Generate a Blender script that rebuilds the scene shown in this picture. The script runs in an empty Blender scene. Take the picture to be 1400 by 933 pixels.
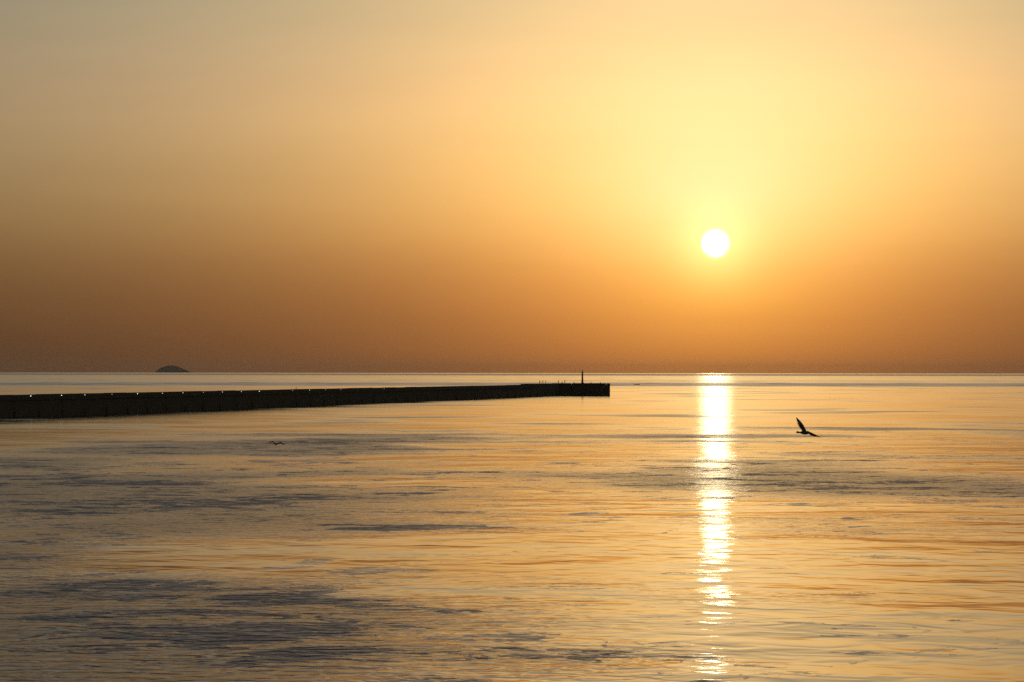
import bpy, bmesh, math, random
from mathutils import Vector, Matrix, noise as mnoise

random.seed(7)
R = math.radians
SC = bpy.context.scene
COL = SC.collection

# ------------------------------------------------------------------ camera
FPX = 1400 * 100 / 36.0            # focal length in photo pixels
CAM_H = 12.5                       # upper ferry deck
SEA_R = 45000.0                    # sea sheet reaches this far
cam = bpy.data.cameras.new('camera')
cam.lens, cam.sensor_width = 100.0, 36.0
cam.clip_start, cam.clip_end = 1.0, 200000.0
camo = bpy.data.objects.new('camera', cam)
COL.objects.link(camo)
HOR = 510.1 - CAM_H / SEA_R * FPX  # photo row of eye level at the middle column
PITCH = math.atan((HOR - 466.5) / FPX)
ROLL = R(0.065)
camo.matrix_world = (Matrix.Translation((0, 0, CAM_H)) @ Matrix.Rotation(R(90) + PITCH, 4, 'X')
                     @ Matrix.Rotation(ROLL, 4, 'Z'))
SC.camera = camo

SUN_EL, SUN_AZ = R(2.59), R(4.09)
SUN_DIR = Vector((math.sin(SUN_AZ) * math.cos(SUN_EL), math.cos(SUN_AZ) * math.cos(SUN_EL), math.sin(SUN_EL)))

# ------------------------------------------------------------------ render settings
SC.view_settings.view_transform = 'Standard'
SC.view_settings.look = 'None'
SC.view_settings.exposure = 0.0
SC.view_settings.gamma = 1.0
SC.view_settings.use_curve_mapping = False
SC.render.engine = 'CYCLES'
SC.cycles.use_denoising = False
SC.cycles.use_adaptive_sampling = False
SC.cycles.max_bounces = 5
SC.cycles.sample_clamp_indirect = 2.0
SC.cycles.sample_clamp_direct = 5.0
SC.render.filter_size = 1.3

# ------------------------------------------------------------------ node helper
class NT:
    def __init__(self, tree):
        self.t = tree
    def new(self, typ, **kw):
        n = self.t.nodes.new(typ)
        for k, v in kw.items():
            setattr(n, k, v)
        return n
    def put(self, sock, v):
        if hasattr(v, 'is_output'):
            self.t.links.new(v, sock)
        else:
            sock.default_value = v
    def m(self, op, a, b=None, c=None, clamp=False):
        n = self.new('ShaderNodeMath', operation=op, use_clamp=clamp)
        self.put(n.inputs[0], a)
        if b is not None: self.put(n.inputs[1], b)
        if c is not None: self.put(n.inputs[2], c)
        return n.outputs[0]
    def v(self, op, a, b=None, scale=None):
        n = self.new('ShaderNodeVectorMath', operation=op)
        self.put(n.inputs[0], a)
        if b is not None: self.put(n.inputs[1], b)
        if scale is not None: self.put(n.inputs['Scale'], scale)
        return n.outputs['Value'] if op in ('DOT_PRODUCT', 'LENGTH', 'DISTANCE') else n.outputs['Vector']
    def rng(self, v, a, b, c=0.0, d=1.0, smooth=True):
        n = self.new('ShaderNodeMapRange')
        n.interpolation_type = 'SMOOTHSTEP' if smooth else 'LINEAR'
        for i, x in enumerate((v, a, b, c, d)):
            self.put(n.inputs[i], x)
        return n.outputs[0]
    def noise(self, vec, scale, detail=2.0, rough=0.5, dist=0.0, dim='3D'):
        n = self.new('ShaderNodeTexNoise', noise_dimensions=dim)
        self.put(n.inputs['Vector'], vec)
        n.inputs['Scale'].default_value = scale
        n.inputs['Detail'].default_value = detail
        n.inputs['Roughness'].default_value = rough
        n.inputs['Distortion'].default_value = dist
        return n.outputs['Fac']
    def ramp(self, fac, stops, interp='LINEAR'):
        n = self.new('ShaderNodeValToRGB')
        cr = n.color_ramp
        cr.interpolation = interp
        while len(cr.elements) < len(stops):
            cr.elements.new(0.5)
        for el, (p, c) in zip(cr.elements, stops):
            el.position = p
            el.color = (c, c, c, 1) if isinstance(c, (int, float)) else (*c, 1)
        self.put(n.inputs[0], fac)
        return n.outputs[0]
    def mix(self, f, a, b):
        n = self.new('ShaderNodeMix', data_type='RGBA')
        self.put(n.inputs[0], f); self.put(n.inputs[6], a); self.put(n.inputs[7], b)
        return n.outputs[2]

# ------------------------------------------------------------------ world: hazy evening sky round the low sun
world = bpy.data.worlds.new('World')
SC.world = world
world.use_nodes = True
world.node_tree.nodes.clear()
W = NT(world.node_tree)
wout = W.new('ShaderNodeOutputWorld')
wbg = W.new('ShaderNodeBackground')
W.t.links.new(wbg.outputs[0], wout.inputs[0])
d = W.new('ShaderNodeTexCoord').outputs['Generated']
sep = W.new('ShaderNodeSeparateXYZ')
W.put(sep.inputs[0], d)
elev = W.m('MULTIPLY', W.m('ARCSINE', sep.outputs[2]), 180 / math.pi)
theta = W.m('MULTIPLY', W.v('DISTANCE', d, tuple(SUN_DIR)), 180 / math.pi)

# radiance along the elevation (haze colour), red / green / blue at these degrees
KN = [0.0, 1.5, 3.5, 5.5, 7.5, 14.0, 30.0, 90.0]
KC = [(1.31, .525, .080), (2.06, .89, .124), (3.90, 2.17, .34), (4.90, 3.10, .613), (4.30, 3.22, .738),
      (3.9, 3.25, 1.05), (1.8, 1.65, .95), (0.6, .8, .7)]
def sky_col(e):
    for i in range(len(KN) - 1):
        if e <= KN[i + 1]:
            t = (e - KN[i]) / (KN[i + 1] - KN[i])
            break
    out = []
    for c in range(3):
        p1, p2 = math.log(KC[i][c]), math.log(KC[i + 1][c])
        h = KN[i + 1] - KN[i]
        s = [(math.log(KC[j + 1][c]) - math.log(KC[j][c])) / (KN[j + 1] - KN[j]) for j in range(len(KN) - 1)]
        def mtan(j):
            if j <= 0: return s[0] * .6
            if j >= len(KN) - 1: return 0.0
            a, b = s[j - 1], s[j]
            return 0.0 if a * b <= 0 else 2 * a * b / (a + b)
        m1, m2 = mtan(i) * h, mtan(i + 1) * h
        v = ((2*t**3 - 3*t*t + 1) * p1 + (t**3 - 2*t*t + t) * m1 + (-2*t**3 + 3*t*t) * p2 + (t**3 - t*t) * m2)
        out.append(math.exp(v))
    return out
EMAX = 40.0
es = [0, .35, .7, 1.05, 1.4, 1.75, 2.1, 2.5, 2.9, 3.3, 3.8, 4.4, 5, 5.7, 6.5, 7.3, 8.3, 9.5, 11, 13, 16, 20, 25, 32, 40]
fac = W.m('POWER', W.m('DIVIDE', W.m('MAXIMUM', elev, 0.0), EMAX, clamp=True), 0.5)
haze_sky = W.ramp(fac, [((e / EMAX) ** .5, [x / 5 for x in sky_col(e)]) for e in es])
# fall-off away from the sun, one for each channel
def fall(u, s, pw):
    return W.m('ADD', u, W.m('MULTIPLY', 1 - u, W.m('EXPONENT', W.m('MULTIPLY', W.m('POWER', W.m('DIVIDE', theta, s), pw), -1.0))))
comb = W.new('ShaderNodeCombineXYZ')
for i, (u, s, pw) in enumerate(((.0505, 3.49, .845), (.0555, 2.72, .698), (.0845, 5.32, .536))):
    W.put(comb.inputs[i], W.m('MULTIPLY', fall(u, s, pw), 5.0))
hz = W.v('MULTIPLY', haze_sky, comb.outputs[0])
# the glow levels off in the thickest light
lvl_ = W.v('DIVIDE', hz, (1.70, 1.26, 30.0))
lvl_ = W.v('ADD', W.v('MULTIPLY', lvl_, lvl_), (1, 1, 1))
sq = W.new('ShaderNodeSeparateXYZ'); W.put(sq.inputs[0], lvl_)
cq = W.new('ShaderNodeCombineXYZ')
for i in range(3):
    W.put(cq.inputs[i], W.m('POWER', sq.outputs[i], -.5))
hz = W.v('MULTIPLY', hz, cq.outputs[0])
# pale aureole, dimmed by the thick air low down
aur = W.m('MULTIPLY', W.m('EXPONENT', W.m('DIVIDE', W.m('POWER', theta, 1.5), -3.2)), W.rng(elev, 1.2, 4.2))
hz = W.v('ADD', hz, W.v('SCALE', (.0, .0, .22), scale=aur))
# faint uneven layers in the haze
lay = W.noise(W.v('MULTIPLY', d, (5, 5, 70)), 1.0, 3.0, .55, .3)
lay2 = W.noise(W.v('MULTIPLY', d, (14, 14, 40)), 1.0, 3.0, .5, .2)
hz = W.v('SCALE', hz, scale=W.m('ADD', 1.0, W.m('ADD', W.m('MULTIPLY', W.m('SUBTRACT', lay, .5), .09), W.m('MULTIPLY', W.m('SUBTRACT', lay2, .5), .05))))
# clear upper sky
nis = W.new('ShaderNodeTexSky', sky_type='NISHITA')
nis.sun_disc = False
nis.sun_elevation = SUN_EL
nis.sun_rotation = SUN_AZ
nis.altitude = 0
nis.air_density, nis.dust_density, nis.ozone_density = 1.0, 4.0, 2.0
upper = W.v('SCALE', nis.outputs[0], scale=0.035)
sky = W.mix(W.rng(elev, 12.0, 45.0), hz, upper)
# the sun's disc
disc = W.m('POWER', W.rng(theta, 0.38, 0.13), 2.6)
sky = W.v('ADD', sky, W.v('SCALE', (9.0, 8.2, 6.0), scale=disc))
sky = W.v('ADD', sky, W.v('SCALE', (.25, .22, .10), scale=W.m('EXPONENT', W.m('DIVIDE', W.m('MULTIPLY', theta, theta), -.55))))
W.put(wbg.inputs[0], sky)
wbg.inputs[1].default_value = 1.0
world.cycles.sampling_method = 'MANUAL'
world.cycles.sample_map_resolution = 2048

sun = bpy.data.lights.new('sun', 'SUN')
sun.energy = 0.0034
sun.angle = R(0.53)
sun.color = (1.0, .82, .50)
suno = bpy.data.objects.new('sun', sun)
suno.rotation_euler = SUN_DIR.to_track_quat('Z', 'Y').to_euler()
suno.location = SUN_DIR * 200
COL.objects.link(suno)

# ------------------------------------------------------------------ general helpers
def yh(x):
    """photo row of eye level at column x"""
    return HOR - (x - 700) * math.tan(ROLL)
def at(x, y, dist):
    """photo pixel -> world point at the given distance along +Y"""
    return Vector(((x - 700) / FPX * dist, dist, CAM_H - (y - yh(x)) / FPX * dist))
def tag(o, label=None, cat=None, group=None, kind=None):
    if label: o['label'] = label
    if cat: o['category'] = cat
    if group: o['group'] = group
    if kind: o['kind'] = kind
    return o
def empty(name, loc=(0, 0, 0), rz=0.0):
    o = bpy.data.objects.new(name, None)
    o.empty_display_size = .5
    o.location = loc
    o.rotation_euler = (0, 0, rz)
    COL.objects.link(o)
    return o
def link(name, me, mat=None, parent=None, loc=None, rz=None, smooth=False):
    o = bpy.data.objects.new(name, me)
    if mat is not None and not me.materials: me.materials.append(mat)
    if smooth: me.polygons.foreach_set('use_smooth', [True] * len(me.polygons))
    COL.objects.link(o)
    if parent is not None: o.parent = parent
    if loc is not None: o.location = loc
    if rz is not None: o.rotation_euler = (0, 0, rz)
    return o
def to_mesh(bm, name):
    bmesh.ops.recalc_face_normals(bm, faces=bm.faces)
    me = bpy.data.meshes.new(name)
    bm.to_mesh(me)
    bm.free()
    return me
def box(bm, lo, hi, bevel=0.0):
    r = bmesh.ops.create_cube(bm, size=1.0)
    vs = r['verts']
    for v in vs:
        v.co = Vector([lo[i] + (v.co[i] + .5) * (hi[i] - lo[i]) for i in range(3)])
    if bevel:
        es_ = list({e for v in vs for e in v.link_edges})
        bmesh.ops.bevel(bm, geom=es_, offset=bevel, segments=2, affect='EDGES')
def tube(bm, p, q, r0, r1, n=10):
    p, q = Vector(p), Vector(q)
    ax = (q - p)
    M = Matrix.Translation((p + q) / 2) @ ax.to_track_quat('Z', 'Y').to_matrix().to_4x4()
    bmesh.ops.create_cone(bm, cap_ends=True, segments=n, radius1=r0, radius2=r1, depth=ax.length, matrix=M)
def loft(bm, rings, cap=True):
    vr = [[bm.verts.new(c) for c in ring] for ring in rings]
    n = len(vr[0])
    for a, b in zip(vr, vr[1:]):
        for i in range(n):
            bm.faces.new((a[i], a[(i + 1) % n], b[(i + 1) % n], b[i]))
    if cap:
        bm.faces.new(vr[0][::-1]); bm.faces.new(vr[-1])
def baked(o, mods):
    """evaluate modifiers into a plain mesh"""
    for typ, kw in mods:
        md = o.modifiers.new(typ, typ)
        for k, v in kw.items(): setattr(md, k, v)
    dg = bpy.context.evaluated_depsgraph_get()
    dg.update()
    me = bpy.data.meshes.new_from_object(o.evaluated_get(dg))
    mats = [m for m in o.data.materials]
    o.modifiers.clear()
    o.data = me
    if not me.materials:
        for m in mats: me.materials.append(m)
    return o

def material(name, col, rough=.7, var=.3, scale=2.0, bump=.0, metallic=0.0):
    m = bpy.data.materials.new(name)
    m.use_nodes = True
    N = NT(m.node_tree)
    b = m.node_tree.nodes['Principled BSDF']
    co = N.new('ShaderNodeTexCoord').outputs['Object']
    f = N.noise(co, scale, 6, .6)
    dark = tuple(c * (1 - var) for c in col)
    lite = tuple(min(1, c * (1 + var)) for c in col)
    N.put(b.inputs['Base Color'], N.ramp(f, [(.3, dark), (.7, lite)]))
    b.inputs['Roughness'].default_value = rough
    b.inputs['Metallic'].default_value = metallic
    if bump:
        bn = N.new('ShaderNodeBump')
        bn.inputs['Strength'].default_value = bump
        bn.inputs['Distance'].default_value = .05
        N.put(bn.inputs['Height'], f)
        N.put(b.inputs['Normal'], bn.outputs[0])
    return m
def emitter(name, col, strength):
    m = material(name, col, .4, .05)
    b = m.node_tree.nodes['Principled BSDF']
    b.inputs['Emission Color'].default_value = (*col, 1)
    b.inputs['Emission Strength'].default_value = strength
    return m

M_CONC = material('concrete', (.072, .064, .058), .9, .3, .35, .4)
M_DECK = material('deck_concrete', (.2, .19, .17), .9, .25, .4, .3)
M_RUB = material('rubber', (.045, .043, .04), .9, .3, 3)
M_STEEL = material('painted_steel', (.10, .03, .02), .5, .2, 3)
M_IRON = material('dark_iron', (.05, .05, .055), .5, .3, 4)
M_ROCK = material('island_rock', (.07, .065, .05), .95, .4, .01, .0)
M_GULL = material('gull_feathers', (.16, .15, .15), .8, .3, 14)
M_GULLD = material('gull_wing_grey', (.07, .07, .075), .8, .3, 14)
M_BOAT = material('boat_paint', (.06, .055, .05), .6, .3, 3)
M_WOOD = material('boat_wood', (.11, .07, .04), .7, .3, 6)
M_LAMP = [emitter('lamp_glass', (1.0, .93, .82), k) for k in (2.2, 1.1, .5)]
CLOTH = [material('cloth_' + n, c, .9, .2, 8) for n, c in
         (('navy', (.02, .025, .05)), ('black', (.02, .02, .02)), ('brown', (.06, .035, .02)), ('grey', (.07, .07, .07)))]
M_SKIN = material('skin', (.35, .2, .14), .6, .1, 8)
M_HAIR = material('hair', (.02, .015, .01), .7, .3, 20)

# ------------------------------------------------------------------ the sea
def wave_group():
    g = bpy.data.node_groups.new('wave_height', 'ShaderNodeTree')
    g.interface.new_socket('Vector', in_out='INPUT', socket_type='NodeSocketVector')
    for n in ('Calm', 'Chop'):
        g.interface.new_socket(n, in_out='INPUT', socket_type='NodeSocketFloat')
    g.interface.new_socket('Height', in_out='OUTPUT', socket_type='NodeSocketFloat')
    N = NT(g)
    gi = N.new('NodeGroupInput'); go = N.new('NodeGroupOutput')
    p = gi.outputs[0]
    pa = N.v('MULTIPLY', p, (.75, 1.0, 1.0))       # crests run across the view
    rot = N.new('ShaderNodeVectorRotate', rotation_type='Z_AXIS')
    N.put(rot.inputs['Vector'], p); rot.inputs['Angle'].default_value = .5
    pb = N.v('MULTIPLY', rot.outputs[0], (.8, 1.0, 1.0))
    h1 = N.m('MULTIPLY', N.noise(pa, 1 / 9.0, 1.0, .5, .4, '2D'), .17)
    h2 = N.m('MULTIPLY', N.noise(pb, 1 / 2.6, 1.0, .5, .5, '2D'), .060)
    h3 = N.m('MULTIPLY', N.noise(N.v('MULTIPLY', p, (.6, 1.0, 1.0)), 1 / 1.15, 2.0, .55, .4, '2D'), .062)
    h0 = N.m('MULTIPLY', N.noise(N.v('MULTIPLY', p, (.9, 1.0, 1.0)), 1 / 26.0, 1.0, .5, .3, '2D'), .45)
    h1 = N.m('ADD', h0, h1)
    h = N.m('ADD', N.m('MULTIPLY', N.m('ADD', h1, h2), gi.outputs[1]), N.m('MULTIPLY', h3, gi.outputs[2]))
    N.put(go.inputs[0], h)
    return g
WG = wave_group()

def sea_material():
    m = bpy.data.materials.new('sea_water')
    m.use_nodes = True
    N = NT(m.node_tree)
    b = m.node_tree.nodes['Principled BSDF']
    out = m.node_tree.nodes['Material Output']
    pos = N.new('ShaderNodeNewGeometry').outputs['Position']
    s = N.new('ShaderNodeSeparateXYZ'); N.put(s.inputs[0], pos)
    X, Y = s.outputs[0], s.outputs[1]
    dist = N.v('LENGTH', N.v('MULTIPLY', pos, (1, 1, 0)))
    ld = N.m('LOGARITHM', N.m('MAXIMUM', dist, 10.0), 10.0)          # 2 = 100 m, 3 = 1 km, 4 = 10 km
    # --- where the wind ruffles the water
    warp = N.new('ShaderNodeTexNoise', noise_dimensions='2D')
    N.put(warp.inputs['Vector'], pos); warp.inputs['Scale'].default_value = 1 / 7.0
    warp.inputs['Detail'].default_value = 3
    wv = N.v('SCALE', N.v('SUBTRACT', warp.outputs['Color'], (.5, .5, .5)), scale=7.0)
    pw = N.v('ADD', pos, wv)
    big = N.noise(N.v('MULTIPLY', pw, (.8, 1, 1)), 1 / 55.0, 2.0, .5, 0, '2D')
    mid = N.noise(N.v('MULTIPLY', pw, (.6, 1, 1)), 1 / 8.0, 5.0, .62, .6, '2D')
    def field(spots):
        """soft elliptical areas of the water: photo column, row, half sizes -> metres on the water"""
        tot = None
        for cx, cy, hw, hh, amp in spots:
            dd = CAM_H * FPX / (cy - yh(cx))
            wx, rx, ry = (cx - 700) / FPX * dd, 1.25 * hw / FPX * dd, 1.25 * hh * dd * dd / (CAM_H * FPX)
            q = N.v('DIVIDE', N.v('SUBTRACT', pw, (wx, dd, 0)), (rx, ry, 1e6))
            f = N.m('MULTIPLY', N.rng(N.v('LENGTH', q), 1.5, 0.0), amp)
            tot = f if tot is None else N.m('ADD', tot, f)
        return tot
    # long foam streaks and scraps left by the ferry
    streak = field([(360, 815, 150, 14, .17), (310, 865, 140, 14, .2), (460, 897, 190, 11, .2), (120, 800, 160, 12, .13), (60, 770, 90, 10, .11),
                    (60, 880, 120, 30, .06), (720, 870, 30, 22, .14), (820, 893, 60, 12, .17), (1145, 868, 35, 10, .17), (1010, 858, 60, 5, .1),
                    (760, 803, 100, 5, .14), (525, 780, 45, 10, .16), (410, 772, 25, 7, .16), (720, 763, 70, 4, .13), (820, 705, 60, 7, .15),
                    (1325, 685, 75, 5, .22), (1140, 715, 50, 8, .11), (640, 722, 60, 5, .12), (420, 632, 80, 4, .18), (320, 688, 100, 5, .15),
                    (520, 724, 70, 6, .15), (600, 700, 60, 4, .13), (90, 700, 80, 12, .12), (130, 745, 70, 8, .14), (450, 605, 100, 3, .12),
                    (1240, 760, 40, 3, .13), (600, 655, 100, 3, .11), (150, 640, 150, 6, .10), (230, 905, 200, 8, .12), (150, 840, 200, 8, .13), (560, 835, 120, 6, .13), (950, 900, 90, 5, .11),
                    (230, 660, 140, 3, .12), (60, 655, 90, 3, .10), (560, 615, 90, 2, .11), (900, 640, 60, 3, .10), (1040, 690, 80, 4, .12), (660, 880, 50, 8, .13)])
    gust = field([(90, 880, 330, 60, .40), (130, 640, 380, 55, .32), (1190, 665, 240, 30, .23), (1330, 590, 190, 10, .10), (850, 905, 230, 22, .10), (980, 597, 190, 5, .22), (960, 662, 260, 14, .10), (700, 600, 300, 8, .12), (330, 820, 260, 26, .12)])
    ruffle = N.rng(N.m('ADD', big, gust), .45, .80)
    fine = N.noise(pos, 1 / .45, 3.0, .6, 0, '2D')
    rag = N.noise(N.v('MULTIPLY', pw, (.55, 1, 1)), 1 / 2.2, 4.0, .65, .8, '2D')
    lvl = N.m('ADD', N.m('ADD', N.m('MULTIPLY', N.m('SUBTRACT', mid, .5), 1.0), N.m('ADD', N.m('MULTIPLY', N.m('SUBTRACT', fine, .5), .25), N.m('MULTIPLY', N.m('SUBTRACT', rag, .5), .9))),
              N.m('ADD', N.m('MULTIPLY', N.m('SUBTRACT', big, .5), .25), N.m('ADD', N.m('MULTIPLY', streak, 1.25), N.m('MULTIPLY', N.m('ADD', N.rng(ld, 2.3, 2.48, 0, .045), N.m('MULTIPLY', gust, .15)), 1.0))))
    patch = N.rng(lvl, .17, .24)
    dash = N.noise(N.v('MULTIPLY', pos, (.45, 1, 1)), 1 / .9, 3.0, .6, .6, '2D')
    patch = N.m('MULTIPLY', patch, N.rng(dash, .36, .54, .5, 1.0))
    patch = N.m('MULTIPLY', patch, N.rng(ld, 2.95, 2.65))
    # --- slick and ruffled bands far out
    band_n = N.noise(N.v('MULTIPLY', pos, (.10, 1, 1)), 1 / 900.0, 3.0, .6, .8, '2D')
    ldw = N.m('ADD', ld, N.m('MULTIPLY', N.m('SUBTRACT', band_n, .5), .09))
    band = N.ramp(N.rng(ldw, 2.0, 4.6, 0, 1, False),
                  [(0, .05), (.12, .07), (.22, .11), (.30, .14), (.44, .17), (.535, .18), (.55, .33), (.575, .34), (.60, .21), (.63, .25), (.655, .20),
                   (.76, .20), (.80, .36), (.87, .36), (.90, .20), (1, .20)])
    # --- slopes by finite differences of the height field
    def grp(vec, calm, chop):
        n = N.new('ShaderNodeGroup'); n.node_tree = WG
        N.put(n.inputs[0], vec); N.put(n.inputs[1], calm); N.put(n.inputs[2], chop)
        return n.outputs[0]
    far = N.rng(ld, 2.5, 3.2)                                        # unresolved waves pass into the gloss
    calm = N.rng(far, 0, 1, .85, .30, False)
    chop = N.m('ADD', N.m('ADD', .045, N.m('MULTIPLY', ruffle, 2.9)), N.m('MULTIPLY', patch, 1.2))
    chop = N.m('MULTIPLY', chop, N.rng(far, 0, 1, 1.0, .12, False))
    e = .04
    h0 = grp(pos, calm, chop)
    hx = grp(N.v('ADD', pos, (e, 0, 0)), calm, chop)
    hy = grp(N.v('ADD', pos, (0, e, 0)), calm, chop)
    nx = N.m('DIVIDE', N.m('SUBTRACT', h0, hx), e)
    ny = N.m('DIVIDE', N.m('SUBTRACT', h0, hy), e)
    cb = N.new('ShaderNodeCombineXYZ')
    N.put(cb.inputs[0], nx); N.put(cb.inputs[1], ny); cb.inputs[2].default_value = 1.0
    nrm = N.v('NORMALIZE', cb.outputs[0])
    rough = N.m('ADD', N.m('ADD', band, N.m('MULTIPLY', ruffle, .13)), N.m('MULTIPLY', patch, .28))
    gl = N.new('ShaderNodeBsdfAnisotropic', distribution='BECKMANN')
    gl.inputs['Color'].default_value = (1, 1, 1, 1)
    N.put(gl.inputs['Roughness'], rough)
    N.put(gl.inputs['Normal'], nrm)
    body = N.new('ShaderNodeBsdfDiffuse')
    N.put(body.inputs[0], N.mix(patch, (.010, .014, .018, 1), (.13, .12, .135, 1)))
    fr = N.new('ShaderNodeFresnel')
    fr.inputs['IOR'].default_value = 1.333
    N.put(fr.inputs['Normal'], nrm)
    # the rougher the water, the steeper the facets seen and the less they mirror
    loss = N.m('SUBTRACT', 1.0, N.m('MULTIPLY', N.m('MAXIMUM', N.m('SUBTRACT', rough, .17), 0.0), 2.1))
    loss = N.m('MAXIMUM', N.m('SUBTRACT', loss, N.m('MULTIPLY', N.m('MAXIMUM', N.m('SUBTRACT', ruffle, .30), 0.0), .32)), .42)
    mx = N.new('ShaderNodeMixShader')
    N.put(mx.inputs[0], N.m('MULTIPLY', fr.outputs[0], loss, clamp=True))
    N.put(mx.inputs[1], body.outputs[0]); N.put(mx.inputs[2], gl.outputs[0])
    nt_ = m.node_tree; nt_.nodes.remove(b)
    N.put(out.inputs[0], mx.outputs[0])
    return m
M_SEA = sea_material()
bm = bmesh.new()
rad = [0, 40, 80, 120, 170, 240, 350, 520, 800, 1300, 2200, 4000, 8000, 16000, 30000, SEA_R]
NS = 360
prev = None
for r in rad:
    if r == 0:
        ring = [bm.verts.new((0, 0, 0))]
    else:
        ring = [bm.verts.new((r * math.sin(2 * math.pi * i / NS), r * math.cos(2 * math.pi * i / NS), 0)) for i in range(NS)]
    if prev is not None:
        for i in range(NS):
            j = (i + 1) % NS
            if len(prev) == 1: bm.faces.new((prev[0], ring[j], ring[i]))
            else: bm.faces.new((prev[i], prev[j], ring[j], ring[i]))
    prev = ring
for f in bm.faces:
    if f.normal.z < 0: f.normal_flip()
me = bpy.data.meshes.new('sea_water')
bm.normal_update()
for f in bm.faces:
    if f.normal.z < 0: f.normal_flip()
bm.to_mesh(me); bm.free()
tag(link('sea_water', me, M_SEA), kind='structure')

# ------------------------------------------------------------------ island on the horizon
ISD = SEA_R - 900.0
def island():
    bm = bmesh.new()
    x0, x1, xp = [(x - 700) / FPX * ISD for x in (211.5, 261, 233)]
    H = 9.4 / FPX * ISD
    n, k = 72, 22
    depth = 260.0
    grid = []
    for i in range(n + 1):
        row = []
        x = x0 + (x1 - x0) * i / n
        t = (x - xp) / (x1 - xp) if x > xp else (x - xp) / (x0 - xp)
        prof = (1 - abs(t) ** (1.75 if x > xp else 2.1))
        for j in range(k + 1):
            u = -1 + 2 * j / k
            z = H * prof * max(0, 1 - abs(u) ** 2) ** .7
            nz = mnoise.noise(Vector((x * .012, u * 3, 1.3))) * .09 + mnoise.noise(Vector((x * .04, u * 8, 4))) * .035
            z *= 1 + nz
            row.append(bm.verts.new((x, ISD + u * depth, max(z, 0) - 1.0)))
        grid.append(row)
    for a, b in zip(grid, grid[1:]):
        for j in range(k):
            bm.faces.new((a[j], b[j], b[j + 1], a[j + 1]))
    bmesh.ops.recalc_face_normals(bm, faces=bm.faces)
    me = bpy.data.meshes.new('island')
    bm.to_mesh(me); bm.free()
    tag(link('island', me, M_ROCK, smooth=True), kind='structure')
island()

# ------------------------------------------------------------------ breakwater
A = Vector((-139.0, 772.0)); C = Vector((25.5, 1524.0)); Dx = 52.6
dirv = (C - A).normalized()                  # along the trunk, away from the camera
RZ = math.atan2(dirv.y, dirv.x)
def trunk_at(x):
    k = (x - 700) / FPX
    t = (k * A.y - A.x) / (dirv.x - k * dirv.y)
    return t, A + dirv * t
L_END = (C - A).length
T_STEP = trunk_at(735)[0]                    # where the raised head begins
bw = empty('breakwater', (A.x, A.y, 0), RZ)
tag(bw, 'long dark concrete breakwater running from the left edge out to sea', 'breakwater')
# local x along the trunk, local -y faces the camera side
BL, WID, DECK, TOP, HEAD = 18.0, 9.0, 5.0, 6.12, 6.45
def block_mesh(name, ln, w, z0, z1, bev, yo=0.0):
    bm = bmesh.new()
    box(bm, (0, yo, z0), (ln, yo + w, z1), bev)
    return to_mesh(bm, name)
cais = block_mesh('caisson', BL - .08, WID, -4.0, DECK, .12)
para = block_mesh('parapet', BL - .08, .9, DECK, TOP, .08, .15)
capm = block_mesh('coping', BL - .08, .5, DECK - .5, DECK - .08, .05, -.42)
headm = block_mesh('head_caisson', BL - .08, WID, -4.0, HEAD, .12)
def fender_mesh():
    bm = bmesh.new()
    tube(bm, (0, -.14, -.8), (0, -.14, 1.5), .20, .20, 12)
    box(bm, (-.1, -.10, 1.5), (.1, 0.02, 1.8))
    return to_mesh(bm, 'fender')
fend = fender_mesh()
t = T_STEP
i = 0
while t > -260:
    t -= BL
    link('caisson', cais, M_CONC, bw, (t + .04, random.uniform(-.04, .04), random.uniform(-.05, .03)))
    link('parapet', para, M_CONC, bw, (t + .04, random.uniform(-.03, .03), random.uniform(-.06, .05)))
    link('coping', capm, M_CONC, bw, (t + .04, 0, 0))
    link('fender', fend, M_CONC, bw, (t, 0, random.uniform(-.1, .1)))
nh = int((L_END - T_STEP) / BL)
hl = (L_END - T_STEP) / nh
headm2 = block_mesh('head_caisson', hl - .08, WID, -4.0, HEAD, .12)
for q in range(nh):
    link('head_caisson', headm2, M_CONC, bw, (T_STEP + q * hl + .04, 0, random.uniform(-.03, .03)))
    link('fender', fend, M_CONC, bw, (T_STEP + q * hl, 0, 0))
# the square head at the end, its front across the view
inv = Matrix.Rotation(-RZ, 4, 'Z') @ Matrix.Translation((-A.x, -A.y, 0))
hw = (Dx - C.x + 4) / 3
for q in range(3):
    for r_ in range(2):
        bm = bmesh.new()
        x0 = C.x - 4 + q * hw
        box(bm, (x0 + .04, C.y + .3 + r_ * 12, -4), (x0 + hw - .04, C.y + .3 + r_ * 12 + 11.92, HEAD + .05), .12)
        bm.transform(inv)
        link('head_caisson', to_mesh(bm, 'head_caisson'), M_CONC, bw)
bm = bmesh.new()
box(bm, (C.x - 4.3, C.y - .1, HEAD - .5), (Dx + .25, C.y + .26, HEAD - .02), .05)
bm.transform(inv)
link('coping', to_mesh(bm, 'coping'), M_CONC, bw)
# boarding ladder on the front of the head
bm = bmesh.new()
lx = at(796.5, 541, C.y).x
for s_ in (-.35, .35):
    tube(bm, (lx + s_, C.y - .28, -.9), (lx + s_, C.y - .28, HEAD + .6), .07, .07, 6)
for q in range(20):
    tube(bm, (lx - .35, C.y - .28, -.6 + q * .38), (lx + .35, C.y - .28, -.6 + q * .38), .04, .04, 6)
box(bm, (lx - .9, C.y - .7, -.8), (lx + .9, C.y + .2, .55), .06)
bm.transform(inv)
link('ladder', to_mesh(bm, 'ladder'), M_IRON, bw)
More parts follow.
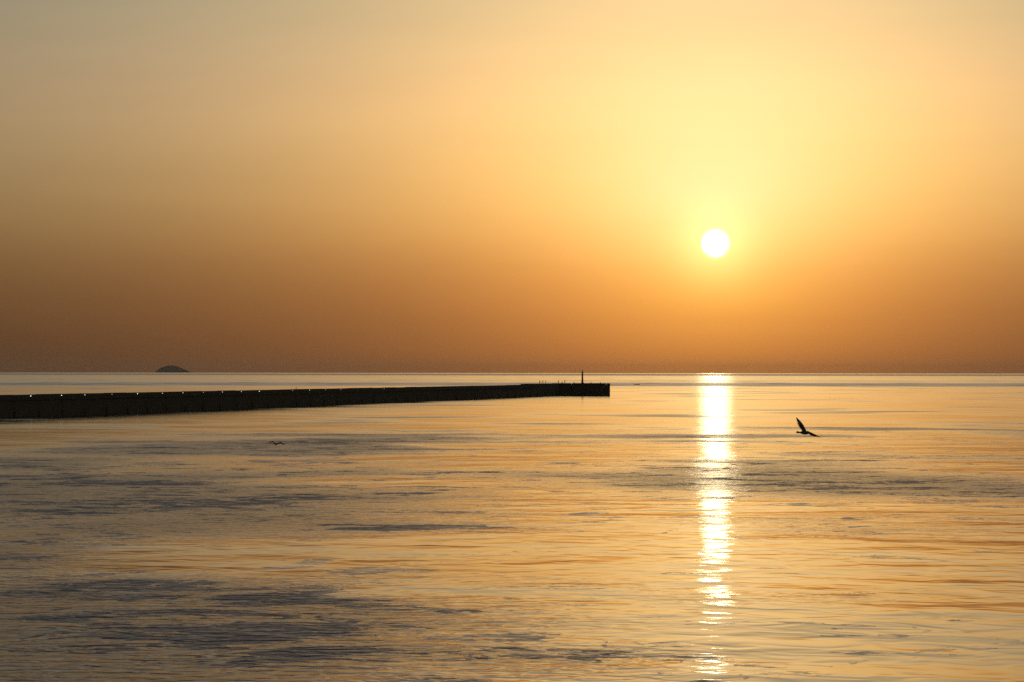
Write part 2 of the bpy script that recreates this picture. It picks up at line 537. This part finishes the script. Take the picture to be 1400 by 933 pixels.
# mooring bollards on the head
def bollard_mesh():
    bm = bmesh.new()
    prof = [(.30, 0), (.30, .06), (.19, .12), (.17, .42), (.30, .5), (.30, .6), (.12, .66)]
    loft(bm, [[(r * math.cos(a * math.pi / 6), r * math.sin(a * math.pi / 6), z) for a in range(12)] for r, z in prof])
    return to_mesh(bm, 'mooring_bollard')
bolm = bollard_mesh()
for q, px in enumerate((785, 808, 821)):
    o = link('mooring_bollard', bolm, M_IRON, None, (at(px, 525, C.y).x, C.y + 1.3, HEAD + .05), smooth=False)
    tag(o, ['small iron mooring bollard just left of the beacon mast', 'small iron mooring bollard just right of the beacon mast',
            'small iron mooring bollard nearest the seaward end of the breakwater'][q], 'bollard', 'bollards on the breakwater head')

# ------------------------------------------------------------------ harbour beacon
bx = at(796.3, 525, C.y + 5).x
bc = empty('harbour_beacon', (bx, C.y + 5, HEAD + .05))
tag(bc, 'slim harbour light mast with a small gallery standing at the breakwater end', 'beacon')
def lathe(prof, n=16):
    bm = bmesh.new()
    loft(bm, [[(r * math.cos(2 * math.pi * a / n), r * math.sin(2 * math.pi * a / n), z) for a in range(n)] for r, z in prof])
    return bm
link('base', to_mesh(lathe([(.85, 0), (.85, .35), (.7, .45), (.45, .5)]), 'base'), M_CONC, bc)
link('column', to_mesh(lathe([(.52, .5), (.47, 3.0), (.42, 5.6)]), 'column'), M_STEEL, bc, smooth=False)
gal = link('gallery', to_mesh(lathe([(.3, 5.5), (.78, 5.75), (.8, 5.85), (.3, 5.86)]), 'gallery'), M_STEEL, bc)
bm = bmesh.new()
for a in range(8):
    c_, s_ = math.cos(a * math.pi / 4) * .74, math.sin(a * math.pi / 4) * .74
    c2, s2 = math.cos((a + 1) * math.pi / 4) * .74, math.sin((a + 1) * math.pi / 4) * .74
    tube(bm, (c_, s_, 5.85), (c_, s_, 6.6), .022, .022, 6)
    for z in (6.2, 6.6):
        tube(bm, (c_, s_, z), (c2, s2, z), .02, .02, 6)
link('railing', to_mesh(bm, 'railing'), M_STEEL, gal)
link('lantern', to_mesh(lathe([(.18, 5.86), (.18, 6.2), (.22, 6.25), (.22, 6.65), (.26, 6.7), (.1, 6.85)]), 'lantern'), M_STEEL, bc)
bm = bmesh.new()
tube(bm, (0, 0, 6.85), (0, 0, 8.0), .05, .03, 8)
tube(bm, (-.3, 0, 7.35), (.3, 0, 7.35), .03, .03, 6)
link('topmark', to_mesh(bm, 'topmark'), M_STEEL, bc)

# ------------------------------------------------------------------ lamps along the wall
def lamp_meshes():
    bm = bmesh.new()
    box(bm, (-.16, -.08, -.14), (.16, .0, .14), .02)
    box(bm, (-.20, -.30, .14), (.20, .0, .18), .01)
    b1 = to_mesh(bm, 'backplate')
    bm = bmesh.new()
    bmesh.ops.create_uvsphere(bm, u_segments=10, v_segments=6, radius=.12, matrix=Matrix.Translation((0, -.17, 0)) @ Matrix.Diagonal((1, .8, 1, 1)))
    gm = to_mesh(bm, 'globe')
    gs = [gm, gm.copy(), gm.copy()]
    for g_, m_ in zip(gs, M_LAMP): g_.materials.append(m_)
    return b1, gs
lbm, lgm = lamp_meshes()
ORD = ['first', 'second', 'third', 'fourth', 'fifth', 'sixth', 'seventh', 'eighth', 'ninth', 'tenth', 'eleventh',
       'twelfth', 'thirteenth', 'fourteenth', 'fifteenth', 'sixteenth']
for q, px in enumerate((42, 84, 116, 153, 188, 222, 250, 278, 304, 330, 354.5, 400, 423, 445, 466, 525)):
    t_, p = trunk_at(px)
    nrm = Vector((dirv.y, -dirv.x))
    r_ = empty('wall_lamp', (p.x - nrm.x * .16, p.y - nrm.y * .16, TOP - .5), RZ)
    r_.location = (p.x - nrm.x * .10, p.y - nrm.y * .10, TOP - .42)
    tag(r_, 'tiny lit wall lamp on the breakwater parapet, ' + ORD[q] + ' from the left edge', 'lamp', 'lamps along the breakwater')
    link('backplate', lbm, M_IRON, r_)
    link('globe', lgm[(0, 0, 1, 2, 0, 1, 1, 2, 1, 1, 0, 2, 1, 2, 2, 2)[q]], None, r_, smooth=True)
for q, px in enumerate((781.3, 829)):
    r_ = empty('wall_lamp', (at(px, 526, C.y).x, C.y - .1, HEAD - .2), 0)
    tag(r_, ['tiny lit wall lamp on the breakwater head left of the beacon', 'tiny lit wall lamp at the far right corner of the breakwater head'][q],
        'lamp', 'lamps along the breakwater')
    link('backplate', lbm, M_IRON, r_)
    link('globe', lgm[1], None, r_, smooth=True)

# ------------------------------------------------------------------ people on the breakwater
def person(loc, rz, label, cloth, pose='stand', h=1.72):
    """one skinned body; hair and shirt are children"""
    k = h / 1.72
    if pose == 'sit':
        J = {'pel': (0, 0, .18), 'wst': (0, .02, .36), 'chs': (0, -.02, .56), 'nck': (0, -.05, .72), 'hd0': (0, -.08, .80), 'hd1': (0, -.09, .95),
             'sl': (-.19, -.02, .64), 'el': (-.26, -.20, .44), 'wl': (-.12, -.38, .42), 'hl': (-.05, -.44, .43),
             'sr': (.19, -.02, .64), 'er': (.26, -.20, .44), 'wr': (.12, -.38, .42), 'hr': (.05, -.44, .43),
             'pl': (-.11, -.04, .16), 'kl': (-.15, -.42, .46), 'al': (-.14, -.50, .08), 'tl': (-.14, -.68, .04),
             'pr': (.11, -.04, .16), 'kr': (.15, -.42, .46), 'ar': (.14, -.50, .08), 'tr': (.14, -.68, .04)}
    else:
        s = .10 if pose == 'walk' else .0
        J = {'pel': (0, 0, .93), 'wst': (0, .01, 1.08), 'chs': (0, 0, 1.28), 'nck': (0, -.01, 1.46), 'hd0': (0, -.02, 1.54), 'hd1': (0, -.03, 1.66),
             'sl': (-.19, 0, 1.38), 'el': (-.26, .04 + s, 1.12), 'wl': (-.27, -.06 + s, .89), 'hl': (-.27, -.09 + s, .79),
             'sr': (.19, 0, 1.38), 'er': (.26, .04 - s, 1.12), 'wr': (.27, -.08 - s, .89), 'hr': (.27, -.12 - s, .79),
             'pl': (-.10, 0, .88), 'kl': (-.11, -.03 - s, .49), 'al': (-.12, .02 - 2 * s, .08), 'tl': (-.13, -.15 - 2 * s, .04),
             'pr': (.10, 0, .88), 'kr': (.11, -.03 + s * .3, .49), 'ar': (.12, .03 + 2 * s, .08), 'tr': (.13, -.13 + 2 * s, .04)}
    rad_ = {'pel': .15, 'wst': .13, 'chs': .155, 'nck': .06, 'hd0': .085, 'hd1': .09, 's': .075, 'e': .05, 'w': .035, 'h': .04, 'p': .095, 'k': .065, 'a': .045, 't': .04}
    E_ = [('pel', 'wst'), ('wst', 'chs'), ('chs', 'nck'), ('nck', 'hd0'), ('hd0', 'hd1')]
    for sd in 'lr':
        E_ += [('chs', 's' + sd), ('s' + sd, 'e' + sd), ('e' + sd, 'w' + sd), ('w' + sd, 'h' + sd),
               ('pel', 'p' + sd), ('p' + sd, 'k' + sd), ('k' + sd, 'a' + sd), ('a' + sd, 't' + sd)]
    names = list(J)
    me = bpy.data.meshes.new('person')
    me.from_pydata([Vector(J[n]) * k for n in names], [(names.index(a), names.index(b)) for a, b in E_], [])
    o = link('person', me, cloth)
    o.modifiers.new('skin', 'SKIN')
    for n, sv in zip(names, me.skin_vertices[0].data):
        r0 = rad_.get(n, rad_.get(n[0], .05)) * k * 1.22
        sv.radius = (r0, r0 * (.75 if n in ('pel', 'wst', 'chs') else 1))
        sv.use_root = n == 'pel'
    baked(o, [('SUBSURF', {'levels': 1, 'render_levels': 1})])
    o.data.polygons.foreach_set('use_smooth', [True] * len(o.data.polygons))
    hd = Vector(J['hd1']) * k
    # face and hair
    bm = bmesh.new()
    bmesh.ops.create_uvsphere(bm, u_segments=12, v_segments=8, radius=.1 * k, matrix=Matrix.Translation(hd + Vector((0, -.005, -.03)) * k) @ Matrix.Diagonal((.86, 1.0, 1.15, 1)))
    tube(bm, hd + Vector((0, -.09, -.03)) * k, hd + Vector((0, -.125, -.055)) * k, .012 * k, .02 * k, 6)
    link('head', to_mesh(bm, 'head'), M_SKIN, o, smooth=True)
    bm = bmesh.new()
    bmesh.ops.create_uvsphere(bm, u_segments=12, v_segments=8, radius=.106 * k, matrix=Matrix.Translation(hd + Vector((0, .02, .0)) * k) @ Matrix.Diagonal((.92, 1.0, 1.05, 1)))
    link('hair', to_mesh(bm, 'hair'), M_HAIR, o, smooth=True)
    o.location = loc
    o.rotation_euler = (0, 0, rz)
    return tag(o, label, 'person', 'people on the breakwater')
def on_head(px, back=3.0):
    t_, p = trunk_at(px)
    if t_ < L_END - 2:
        n_ = Vector((-dirv.y, dirv.x))
        k_ = (px - 700) / FPX
        q = p + n_ * back
        for _ in range(6):                       # slide along the trunk to stay in the same column
            q = q + dirv * ((k_ * q.y - q.x) / (dirv.x - k_ * dirv.y))
        return Vector((q.x, q.y, HEAD))
    return Vector((at(px, 525, C.y + back).x, C.y + back, HEAD + .05))
person(on_head(738), R(200), 'person in dark clothes standing leftmost of the trio on the breakwater', CLOTH[0], 'stand', 1.7)
person(on_head(742.2), R(60), 'person in dark clothes standing in the middle of the trio on the breakwater', CLOTH[1], 'walk', 1.78)
person(on_head(746.2), R(110), 'person in dark clothes standing rightmost of the trio on the breakwater', CLOTH[3], 'stand', 1.75)
person(on_head(763.5), R(20), 'lone person standing between the trio and the seated person', CLOTH[2], 'stand', 1.62)
person(on_head(768.6), R(-30), 'person sitting low on the breakwater deck', CLOTH[1], 'sit', 1.7)
person(on_head(772.3), R(160), 'lone person standing just right of the seated person, towards the beacon', CLOTH[0], 'stand', 1.72)
t_, p = trunk_at(405)
n_ = Vector((-dirv.y, dirv.x))
q = p + n_ * 1.9
q += dirv * (((405 - 700) / FPX * q.y - q.x) / (dirv.x - (405 - 700) / FPX * dirv.y))
person((q.x, q.y, DECK), R(80), 'person half hidden behind the parapet midway along the breakwater', CLOTH[1], 'stand', 1.74)

# ------------------------------------------------------------------ small boat
def boat():
    y = 525.6
    dist = CAM_H / ((y + .3 - yh(871)) / FPX)
    root = empty('motor_boat', (at(871, y, dist).x, dist, 0), R(8))
    tag(root, 'small dark open motor boat beyond the breakwater end', 'boat')
    bm = bmesh.new()
    rings = []
    for i in range(13):
        u = i / 12
        x = -2.8 + 5.6 * u
        hwid = .95 * (1 - max(0, (u - .45) / .55) ** 2.2) * (.9 + .1 * min(1, u * 4)) + .02
        sheer = .62 + .28 * max(0, u - .4) ** 1.5
        keel = -.22 + .35 * max(0, u - .75) ** 2 * 4
        rings.append([(x, -hwid, sheer), (x, -hwid * .86, .12), (x, -hwid * .4, keel * .7), (x, 0, keel), (x, hwid * .4, keel * .7),
                      (x, hwid * .86, .12), (x, hwid, sheer), (x, hwid * .9, sheer), (x, hwid * .7, .16), (x, 0, .08), (x, -hwid * .7, .16), (x, -hwid * .9, sheer)])
    loft(bm, rings)
    link('hull', to_mesh(bm, 'hull'), M_BOAT, root)
    for x in (-1.2, .4):
        bm = bmesh.new(); box(bm, (x - .15, -.82, .40), (x + .15, .82, .46), .01)
        link('thwart', to_mesh(bm, 'thwart'), M_WOOD, root)
    bm = bmesh.new()
    box(bm, (-3.15, -.18, .62), (-2.75, .18, 1.05), .08)
    box(bm, (-3.02, -.07, -.4), (-2.86, .07, .64), .02)
    link('outboard_motor', to_mesh(bm, 'outboard_motor'), M_IRON, root)
    bm = bmesh.new(); box(bm, (.9, -.5, .4), (1.5, .5, 1.0), .08)
    link('console', to_mesh(bm, 'console'), M_BOAT, root)
boat()

# ------------------------------------------------------------------ gulls
def gull_body(bm, tail, head, up, wid, hgt):
    """lofted body with neck, head, bill and a fanned tail"""
    ax = (head - tail); L = ax.length; ax.normalize()
    side = ax.cross(up).normalized(); upv = side.cross(ax).normalized()
    st = [(0, .95, .16), (.12, .75, .20), (.24, .50, .36), (.36, .72, .70), (.50, 1.0, 1.0), (.64, .98, 1.0), (.76, .72, .78), (.84, .52, .60), (.90, .50, .58), (.95, .34, .42), (.97, .12, .16), (1.03, .05, .06)]
    rings = []
    for s, w, h in st:
        c = tail + ax * (L * s)
        if s > .8: c = c + upv * hgt * .25
        rings.append([c + side * (wid * w * math.cos(a * math.pi / 5)) + upv * (hgt * h * math.sin(a * math.pi / 5)) for a in range(10)])
    loft(bm, rings)
def wing(bm, stations, thick):
    """stations: (leading edge point, trailing edge point); lens section"""
    rings = []
    n = len(stations)
    for i, (le, te) in enumerate(stations):
        a = stations[max(0, i - 1)]; b = stations[min(n - 1, i + 1)]
        span = ((b[0] + b[1]) - (a[0] + a[1]))
        ch = te - le
        nv = span.cross(ch).normalized()
        th = thick * (1 - .75 * i / (n - 1))
        ring = []
        for u, z in ((0, 0), (.15, .8), (.45, 1), (.75, .5), (1, 0.12), (1, -.12), (.75, .1), (.45, .0), (.15, -.4)):
            ring.append(le + ch * u + nv * th * z)
        rings.append(ring)
    loft(bm, rings)
def gull(name, px, py, dist, body, wings, label, wid=.075, hgt=.07, vox=.011, upv=(0, -.8, .6), thk=.03):
    o0 = at(px, py, dist)
    s = dist / FPX
    P = lambda x, y, w=0.0: Vector(((x - px) * s, -w, -(y - py) * s))     # w metres nearer the camera
    bm = bmesh.new()
    gull_body(bm, P(*body[0]), P(*body[1]), Vector(upv), wid, hgt)
    for st in wings:
        wing(bm, [(P(*a), P(*b)) for a, b in st], thk)
    me = to_mesh(bm, name)
    o = link(name, me, M_GULLD)
    baked(o, [('REMESH', {'mode': 'VOXEL', 'voxel_size': vox}), ('SMOOTH', {'factor': .4, 'iterations': 2})])
    o.data.polygons.foreach_set('use_smooth', [True] * len(o.data.polygons))
    o.location = o0
    return tag(o, label, 'gull', 'gulls over the water')
gull('gull', 1099, 589, 110,
     [(1089.2, 590.3, -.10), (1108.5, 591.6, .10)],
     [[((1103.5, 589.5, -.02), (1095.0, 590.8, -.08)), ((1101.6, 585.2, -.08), (1096.0, 586.8, -.14)), ((1099.7, 580.8, -.16), (1092.6, 582.9, -.24)),
       ((1096.8, 576.4, -.26), (1090.0, 577.6, -.32)), ((1093.2, 572.4, -.34), (1088.9, 573.4, -.37)), ((1090.4, 569.6, -.40), (1088.6, 570.2, -.41))],
      [((1104.0, 588.0, .03), (1099.0, 592.3, .0)), ((1107.3, 589.8, .12), (1105.0, 592.6, .09)), ((1111.2, 591.4, .24), (1108.2, 595.0, .20)),
       ((1115.0, 593.5, .36), (1112.6, 596.7, .33)), ((1119.0, 595.9, .46), (1117.2, 597.0, .45)), ((1122.4, 597.1, .52), (1121.8, 597.3, .51))]],
     'dark gull banking with one wing raised, right of the sun glitter')
gull('gull', 377.3, 608, 220,
     [(376.2, 608.4, -.25), (378.6, 608.0, .25)],
     [[((377.6, 607.2, .10), (376.9, 609.0, -.10)), ((375.6, 605.7, .12), (374.9, 607.5, -.08)), ((373.0, 603.9, .13), (372.8, 605.6, -.06)),
       ((369.8, 604.9, .05), (370.0, 606.5, -.08)), ((366.0, 606.4, -.10), (366.2, 606.9, -.14))],
      [((377.4, 607.3, .10), (378.3, 609.0, -.10)), ((380.8, 606.4, .12), (380.8, 607.9, -.08)), ((384.4, 605.4, .13), (383.8, 607.1, -.06)),
       ((386.9, 606.7, .05), (385.8, 608.2, -.08)), ((389.3, 608.8, -.10), (388.8, 609.2, -.14))]],
     'small gull gliding low over the water below the breakwater', .085, .08, .01, (0, .25, 1), .045)

# ------------------------------------------------------------------ sea haze
def haze():
    bm = bmesh.new()
    box(bm, (-SEA_R - 800, -SEA_R - 800, -5.0), (SEA_R + 800, SEA_R + 800, 130.0))
    m = bpy.data.materials.new('haze')
    m.use_nodes = True
    nt = m.node_tree
    nt.nodes.clear()
    o = nt.nodes.new('ShaderNodeOutputMaterial')
    v = nt.nodes.new('ShaderNodeVolumePrincipled')
    v.inputs['Color'].default_value = (.93, .90, .86, 1)
    v.inputs['Density'].default_value = 1.2e-5
    v.inputs['Anisotropy'].default_value = .6
    nt.links.new(v.outputs[0], o.inputs['Volume'])
    tag(link('haze', to_mesh(bm, 'haze'), m), kind='stuff')
haze()
